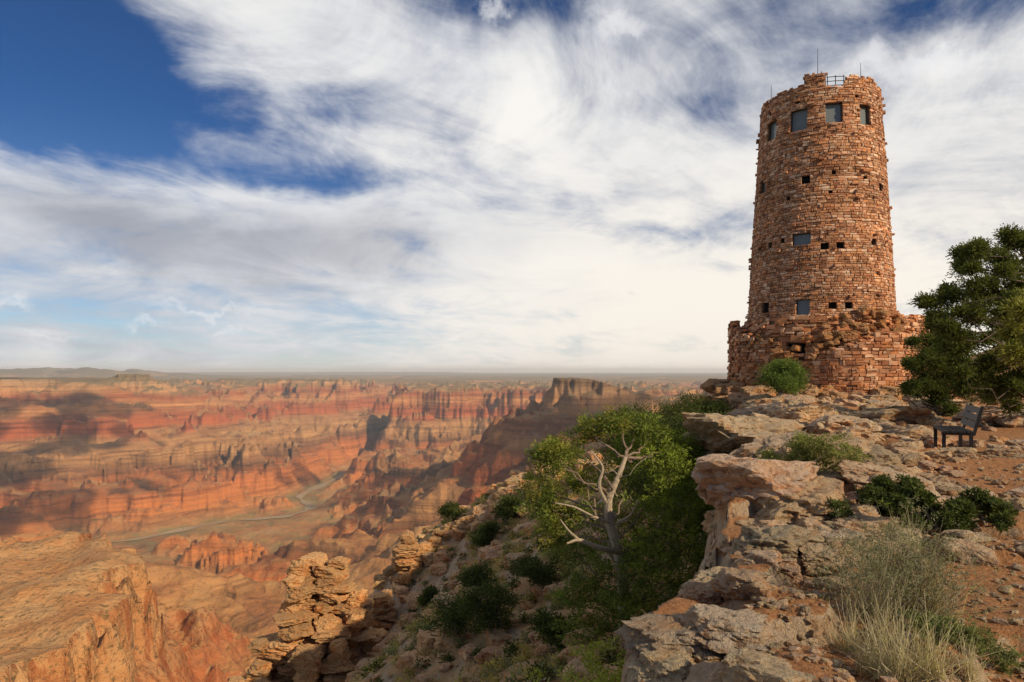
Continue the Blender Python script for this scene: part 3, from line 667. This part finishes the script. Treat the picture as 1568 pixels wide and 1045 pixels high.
def bigtree(name,base,cl,seed,cols,tr=.2,ns=40,spread=.7):
    r=np.random.default_rng(seed)
    cl=[(u+r.normal(0,q*.15),v+r.normal(0,q*.15),q*r.uniform(.85,1.08),y) for u,v,q,y in cl]+[(u+r.normal(0,q*spread),v+r.normal(0,q*spread),q*r.uniform(.3,.5),y+r.normal(0,.6)) for u,v,q,y in cl for _ in (0,1,2)]
    acc=Acc();C=np.array([sv(u,v,y) for u,v,_,y in cl]);R=np.array([q/F*y for _,_,q,y in cl])
    b=np.array(base,float);top=C[np.argmax(C[:,2])]
    T=smooth([b-[0,0,.3],b+[.1,.1,1.2],(b+top)/2+[.2,0,0],top],24);tube(acc,T,np.linspace(tr,.03,24),8,1,(.10,.075,.06))
    for i,c in enumerate(C):
        k=np.argmin(np.linalg.norm(T-c+[0,0,.6],axis=1));bough(acc,T[k],c,.03,.007,seed+i,(.10,.075,.06))
    leaves(acc,C,R,ns,24,.075,.075,.028,cols,seed,shell=.25)
    return acc.build(name,[LEAF,BARK])
x=(1620-784)/F*19
bigtree('large_juniper_tree',(x,19,ground(x,19)),[(1550,372,22,19),(1522,390,26,18.7),(1490,388,17,18.6),(1568,405,30,19.2),(1480,412,18,18.6),(1545,425,34,19),(1500,440,28,18.6),(1460,462,24,18.4),(1500,478,30,18.5),(1545,480,36,19),(1440,485,20,18.3),(1590,470,40,19.5),(1475,515,32,18.6),(1530,530,38,18.8),(1585,540,40,19.2),(1500,560,34,18.6),(1555,575,36,19),(1600,400,36,19.5),(1620,480,40,19.5),(1530,600,30,18.8),(1480,590,30,18.8),(1455,545,26,18.7)],700,((.035,.045,.013),(.15,.165,.042)))
x=(1435-784)/F*24
bigtree('dark_pinyon_tree',(x,24,ground(x,24)),[(1432,500,20,24),(1440,520,30,24),(1418,530,22,23.8),(1465,540,32,24),(1425,560,32,23.6),(1405,560,18,23.6),(1450,580,34,23.6),(1415,592,28,23.4),(1480,590,34,24),(1510,590,28,24),(1440,605,28,23.4),(1405,585,22,23.4)],730,GR2,.2,44,.45)
x=(1568-784)/F*15
bigtree('yellow_green_juniper',(x+.6,15,ground(x+.6,15)),[(1575,470,28,15),(1560,500,24,14.8),(1585,530,34,15),(1556,540,20,14.8),(1600,490,34,15.2)],740,((.12,.13,.03),(.28,.26,.06)),.08,26,.5)
acc=Acc();r=np.random.default_rng(77);C=[];R=[]
for i in range(1350):
    y=r.uniform(8,62);x=np.interp(y,EY,EX)-1.3-r.random()**1.05*(5+y*.33);C.append((x,y,ground(x,y)+.10));R.append(r.uniform(.12,.40)*(.6+y*.012))
C=np.array(C);R=np.array(R);k=r.random(len(C))
for sel,cols,sd_ in((k<.36,SAGE,1),((k>=.36)&(k<.64),GR2,2),(k>=.64,((.30,.22,.08),(.50,.40,.17)),3)):
    leaves(acc,C[sel],R[sel],10,15,.08,.09,.036,cols,sd_,shell=.2)
acc.build('slope_scrub',[LEAF])
def twigs(acc,pos,n,h,sp,w,cols,seed,curl=.3,m=0):
    r=np.random.default_rng(seed);pos=np.array(pos,float)
    az=r.uniform(0,6.28,n);lean=np.abs(r.normal(0,sp,n));d=np.stack([np.cos(az)*np.sin(lean),np.sin(az)*np.sin(lean),np.cos(lean)],1)
    b=pos+np.stack([r.normal(0,.12*h,n),r.normal(0,.12*h,n),np.zeros(n)],1);L=h*r.uniform(.5,1.1,n)
    side=np.cross(d,r.normal(size=(n,3)));side/=np.linalg.norm(side,axis=1)[:,None]
    cv=r.normal(0,curl,(n,3))*L[:,None];P=[]
    for i,t in enumerate(np.linspace(0,1,5)):
        c=b+d*(L*t)[:,None]+cv*t*t*.6+r.normal(0,.02,(n,3))*L[:,None];ww=w*(1-.75*t)
        P+= [c-side*ww,c+side*ww]
    V=np.stack(P,1);q=np.array([[0,1,3,2],[2,3,5,4],[4,5,7,6],[6,7,9,8]])
    Fq=((np.arange(n)*10)[:,None,None]+q[None]).reshape(-1,4)
    cols=np.array(cols);f=r.random((n,1));c=cols[0]*(1-f)+cols[1]*f
    acc.add(V.reshape(-1,3),Fq,m,np.repeat(c,10,0));return V[:,8]
DRY=((.30,.24,.16),(.62,.54,.38));GB=((.13,.10,.08),(.36,.31,.24))
acc=Acc()
for k,(u,v,h,n_) in enumerate([(1370,940,.55,320),(1330,955,.42,200),(1420,950,.47,260)]):
    p=spot(u,v);tips=twigs(acc,p,n_,h,.75,.0028,GB,20+k)
    leaves(acc,tips[:n_],np.full(n_,.03),3,5,.012,.014,.006,((.12,.12,.07),(.26,.25,.16)),30+k)
    twigs(acc,p,70,h*1.15,.5,.002,DRY,40+k)
acc.build('dry_sagebrush',[LEAF])
acc=Acc()
for k,(u,v,h,n_) in enumerate([(1340,1035,.28,150),(1380,1040,.34,200),(1430,1035,.26,130),(1300,1000,.25,100),(1480,1040,.2,90),(1395,850,.3,160),(1350,990,.25,120)]):
    twigs(acc,spot(u,v,2.0),n_,h,.6,.0022,DRY,60+k,.4)
acc.build('dry_grass_tufts',[LEAF])
acc=Acc()
for k,(u,v) in enumerate([(1440,985),(1470,990),(1410,975),(1540,1030),(1500,1000),(1475,820)]):
    p=spot(u,v,2.0);tips=twigs(acc,p,60,.11,.8,.002,((.12,.14,.05),(.22,.22,.08)),80+k);leaves(acc,tips,np.full(60,.02),3,5,.01,.015,.007,((.09,.11,.04),(.20,.22,.09)),90+k)
acc.build('green_ground_plants',[LEAF])
acc=Acc()
for k,(u,v,y) in enumerate([(925,1010,8.5),(900,1030,8),(945,1020,9)]):
    x=(u-784)/F*y;gz=ground(x,y);hh=max(.5,(568-v)/F*y-gz)
    tips=twigs(acc,(x,y,gz),50,hh,.14,.005,GB,110+k,.12);leaves(acc,tips,np.full(50,.06),4,6,.03,.045,.018,((.18,.21,.03),(.36,.38,.08)),120+k)
acc.build('cliff_edge_shrub',[LEAF])
# ------------------------------------------------------------------ bench
acc=Acc();bx,by=(1460-784)/F*13.6,13.6;bz=ground(bx,by);rz=-.44
def L(x,y,z): c,s=math.cos(rz),math.sin(rz);return (bx+x*c-y*s,by+x*s+y*c,bz+z)
for yy in(-.6,.6):
    box(acc,L(-.24,yy,.2),(.06,.07,.50),rz);box(acc,L(.2,yy,.2),(.06,.07,.50),rz)
    box(acc,L(-.02,yy,.425),(.52,.06,.05),rz);box(acc,L(.31,yy,.68),(.05,.06,.58),rz,.25)
for xx in(-.22,-.09,.04,.17): box(acc,L(xx,0,.465),(.115,1.5,.035),rz)
for k,zz in enumerate((.6,.74,.88)): box(acc,L(.25+.036*k,0,zz),(.03,1.5,.12),rz,.25)
acc.build('park_bench',[METAL])
# ------------------------------------------------------------------ sun, sky, clouds, haze
EL=29.;sd=np.array([.73,-.68,0]);sd/=np.linalg.norm(sd);sd=np.array([sd[0]*math.cos(rd(EL)),sd[1]*math.cos(rd(EL)),math.sin(rd(EL))])
from mathutils import Vector
sun=bpy.data.lights.new('sun','SUN');sun.energy=5.;sun.angle=rd(.5);sun.color=(1,.82,.57)
so=bpy.data.objects.new('sun',sun);bpy.context.scene.collection.objects.link(so)
so.rotation_euler=Vector(-sd).to_track_quat('-Z','Y').to_euler()
CLM=bpy.data.materials.new('shadow_caster_white');CLM.use_nodes=True;nt=CLM.node_tree;b_=nt.nodes['Principled BSDF'];b_.inputs['Base Color'].default_value=(.8,.8,.8,1);b_.inputs['Roughness'].default_value=1
tr=nt.nodes.new('ShaderNodeBsdfTransparent');mx=nt.nodes.new('ShaderNodeMixShader');mx.inputs[0].default_value=.45
nt.links.new(tr.outputs[0],mx.inputs[1]);nt.links.new(b_.outputs[0],mx.inputs[2]);nt.links.new(mx.outputs[0],nt.nodes['Material Output'].inputs[0])
acc=Acc()
for (tx,ty,tz,s) in [(-7000,8200,-400,1000),(-5600,8600,-600,500),(-8200,9800,-300,1000),(700,4500,-300,450),(-4300,5900,-1200,500),(-5400,6600,-900,700),(-9000,6600,-800,900),(900,9500,-800,450),(-2300,8000,-1100,260),(-3600,6900,-1100,300),(-6800,6000,-900,700),(-200,8300,-1000,320),(-1200,6700,-1100,220),(-6100,7400,-700,600),(-4600,7600,-800,400),(-400,5200,-1000,300)]:  # clouds added out of frame to drop shadows on chosen canyon spots
    t=(4200-tz)/sd[2];c=np.array([tx,ty,tz])+sd*t
    for k in range(8):
        V,Fq=MED[rng.integers(10)];o=rng.normal(0,.68,2)*s
        V=V/np.linalg.norm(V,axis=1)[:,None];V=V*(1+.4*vn3(V*2.5,k+int(s)))[:,None]
        q=rng.uniform(.3,.7)
        acc.add(V*np.array([s*q,s*q*.8,s*.15])+c+[o[0],o[1],rng.normal(0,60)],Fq)
acc.build('shadow_caster_clouds',[CLM],smooth=True)
hz=bpy.data.materials.new('haze');hz.use_nodes=True;nt=hz.node_tree;nt.nodes.remove(nt.nodes['Principled BSDF'])
vs=nt.nodes.new('ShaderNodeVolumeScatter');vs.inputs['Color'].default_value=(.74,.90,1,1);vs.inputs['Density'].default_value=1.9e-5;vs.inputs['Anisotropy'].default_value=.1
nt.links.new(vs.outputs[0],nt.nodes['Material Output'].inputs['Volume'])
acc=Acc();box(acc,(0,0,-700),(230000,230000,2000));acc.build('haze_air',[hz])
w=bpy.data.worlds.new('World');bpy.context.scene.world=w;w.use_nodes=True;nt=w.node_tree;g=G(nt)
bg=nt.nodes['Background'];bg.inputs[1].default_value=.1
sky=g.node('ShaderNodeTexSky',sky_type='NISHITA');sky.sun_disc=False;sky.sun_elevation=rd(EL);sky.sun_rotation=math.atan2(sd[0],sd[1])
sky.altitude=2000;sky.air_density=1.0;sky.dust_density=.6;sky.ozone_density=2.
tcn=g.node('ShaderNodeTexCoord');D=tcn.outputs['Generated'];dx,dy,dz=g.xyz(D)[:3]
zc=g.m('MAXIMUM',dz,.0)
wn=g.node('ShaderNodeTexNoise');g.put(wn.inputs['Vector'],D);wn.inputs['Scale'].default_value=4.5;wn.inputs['Detail'].default_value=5;wn.inputs['Roughness'].default_value=.6
wc=g.node('ShaderNodeSeparateColor');g.put(wc.inputs[0],wn.outputs['Color'])
az=g.m('ARCTAN2',dx,dy);el=g.m('ARCSINE',zc)
azw=g.m('ADD',az,g.m('MULTIPLY',g.m('SUBTRACT',wc.outputs[0],.5),.34))
elw=g.m('ADD',el,g.m('MULTIPLY',g.m('SUBTRACT',wc.outputs[1],.5),.15))
def blobs(L,A=azw,E=elw):
    tot=0.0
    for u,v,su,sv_,am in L:
        a0=math.atan((u-784)/F);e0=math.atan((568-v)/F*math.cos(a0));ka=su/F*math.cos(a0)**2;ke=sv_/F*math.cos(a0)
        X=g.m('DIVIDE',g.m('SUBTRACT',A,a0),ka);Y=g.m('DIVIDE',g.m('SUBTRACT',E,e0),ke)
        q=g.m('ADD',g.m('MULTIPLY',X,X),g.m('MULTIPLY',Y,Y))
        tot=g.m('ADD',tot,g.m('MULTIPLY',g.m('EXPONENT',g.m('MULTIPLY',q,-1.)),am))
    return tot
hol=blobs([(0,40,200,120,-1.35),(340,190,180,60,-.55),(480,262,130,26,-.65),(0,175,150,30,-.55),(760,10,110,30,-.6),(1100,140,110,40,-.4),(1150,40,120,40,-.25),(1440,20,180,45,-.4),(100,500,260,25,-.3),(1010,330,90,16,-.35),
 (540,130,190,90,.28),(850,220,260,120,.45),(280,350,380,80,.5),(1050,450,450,90,.6),(1400,250,220,90,.35),(500,560,1500,30,.25)])
p1=g.m('DIVIDE',dx,g.m('ADD',zc,.18));p2=g.m('DIVIDE',dy,g.m('ADD',zc,.18))
ca,sa=math.cos(rd(50)),math.sin(rd(50))
q1=g.m('ADD',g.m('MULTIPLY',p1,ca),g.m('MULTIPLY',p2,sa));q2=g.m('SUBTRACT',g.m('MULTIPLY',p2,ca),g.m('MULTIPLY',p1,sa))
st=g.noise(g.vec(g.m('MULTIPLY',q1,.95),g.m('MULTIPLY',q2,1.5),0),1.8,8,.64,1.1)
st2=g.noise(g.vec(g.m('MULTIPLY',p1,1.),g.m('MULTIPLY',p2,1.),3),1.6,8,.62,.6)
st3=g.noise(g.vec(g.m('MULTIPLY',q1,1.6),g.m('MULTIPLY',q2,6),7),1.6,5,.6,1.5)
fb=g.m('ADD',g.m('MULTIPLY',g.m('SUBTRACT',st,.5),1.4),g.m('ADD',g.m('MULTIPLY',g.m('SUBTRACT',st2,.5),1.6),g.m('MULTIPLY',g.m('SUBTRACT',st3,.5),.2)))
den=g.m('ADD',g.m('ADD',.66,hol),fb)
dens=g.step(den,-.02,1.12)
pn=g.noise(D,14,6,.65)
az2=g.m('ADD',az,g.m('MULTIPLY',g.m('SUBTRACT',pn,.5),.13))
el2=g.m('ADD',el,g.m('MULTIPLY',g.m('SUBTRACT',g.noise(D,19,6,.65),.5),.09))
pf=blobs([(940,38,60,24,1.0),(760,6,30,14,.8),(1430,100,95,22,1.0),(1330,95,40,22,.7),(510,210,22,30,.5),(20,455,45,12,.7),(320,478,100,8,.7),(90,515,70,8,.6),(350,507,30,7,.7),(215,500,50,8,.6)],az2,el2)
puff=g.m('MULTIPLY',g.step(pf,.1,1.1),.78)
sh=g.m('ADD',g.m('ADD',.84,blobs([(230,375,360,75,-.36),(60,300,220,50,-.15),(600,385,240,60,-.2),(620,310,120,50,-.12),(120,510,420,50,-.26),(780,180,260,80,.14),(1150,450,420,110,.2)])),g.m('MULTIPLY',g.m('SUBTRACT',st2,.5),.6))
cc=g.ramp(sh,[(.2,(.26,.275,.33)),(.5,(.42,.44,.50)),(.75,(.70,.72,.76)),(1.0,(.95,.93,.89))])
wm=g.m('MULTIPLY',g.step(el,.42,.02),g.step(az,-.45,.3))
cc=g.mix(g.m('MULTIPLY',wm,.75),cc,(.98,.905,.79))
cc10=g.mix(1,cc,(10,10,10),'MULTIPLY')
tn=g.mix(g.step(el,.05,.35),(.66,.72,.80),(.23,.43,.68))
skc=g.mix(1,sky.outputs[0],tn,'MULTIPLY')
back=g.step(dy,-.5,.25)
fin=g.mix(g.m('MULTIPLY',dens,g.m('ADD',.22,g.m('MULTIPLY',back,.78))),skc,cc10)
fin=g.mix(puff,fin,(8.8,8.8,8.9))
g.put(bg.inputs[0],fin)
# ------------------------------------------------------------------ camera
cam=bpy.data.cameras.new('camera');cam.lens=24;cam.sensor_width=36;cam.shift_y=46/1568;cam.clip_start=.1;cam.clip_end=300000
co_=bpy.data.objects.new('camera',cam);bpy.context.scene.collection.objects.link(co_);co_.rotation_euler=(math.pi/2,0,0)
bpy.context.scene.camera=co_
sc=bpy.context.scene;sc.view_settings.view_transform='Standard';sc.view_settings.look='None';sc.view_settings.exposure=0
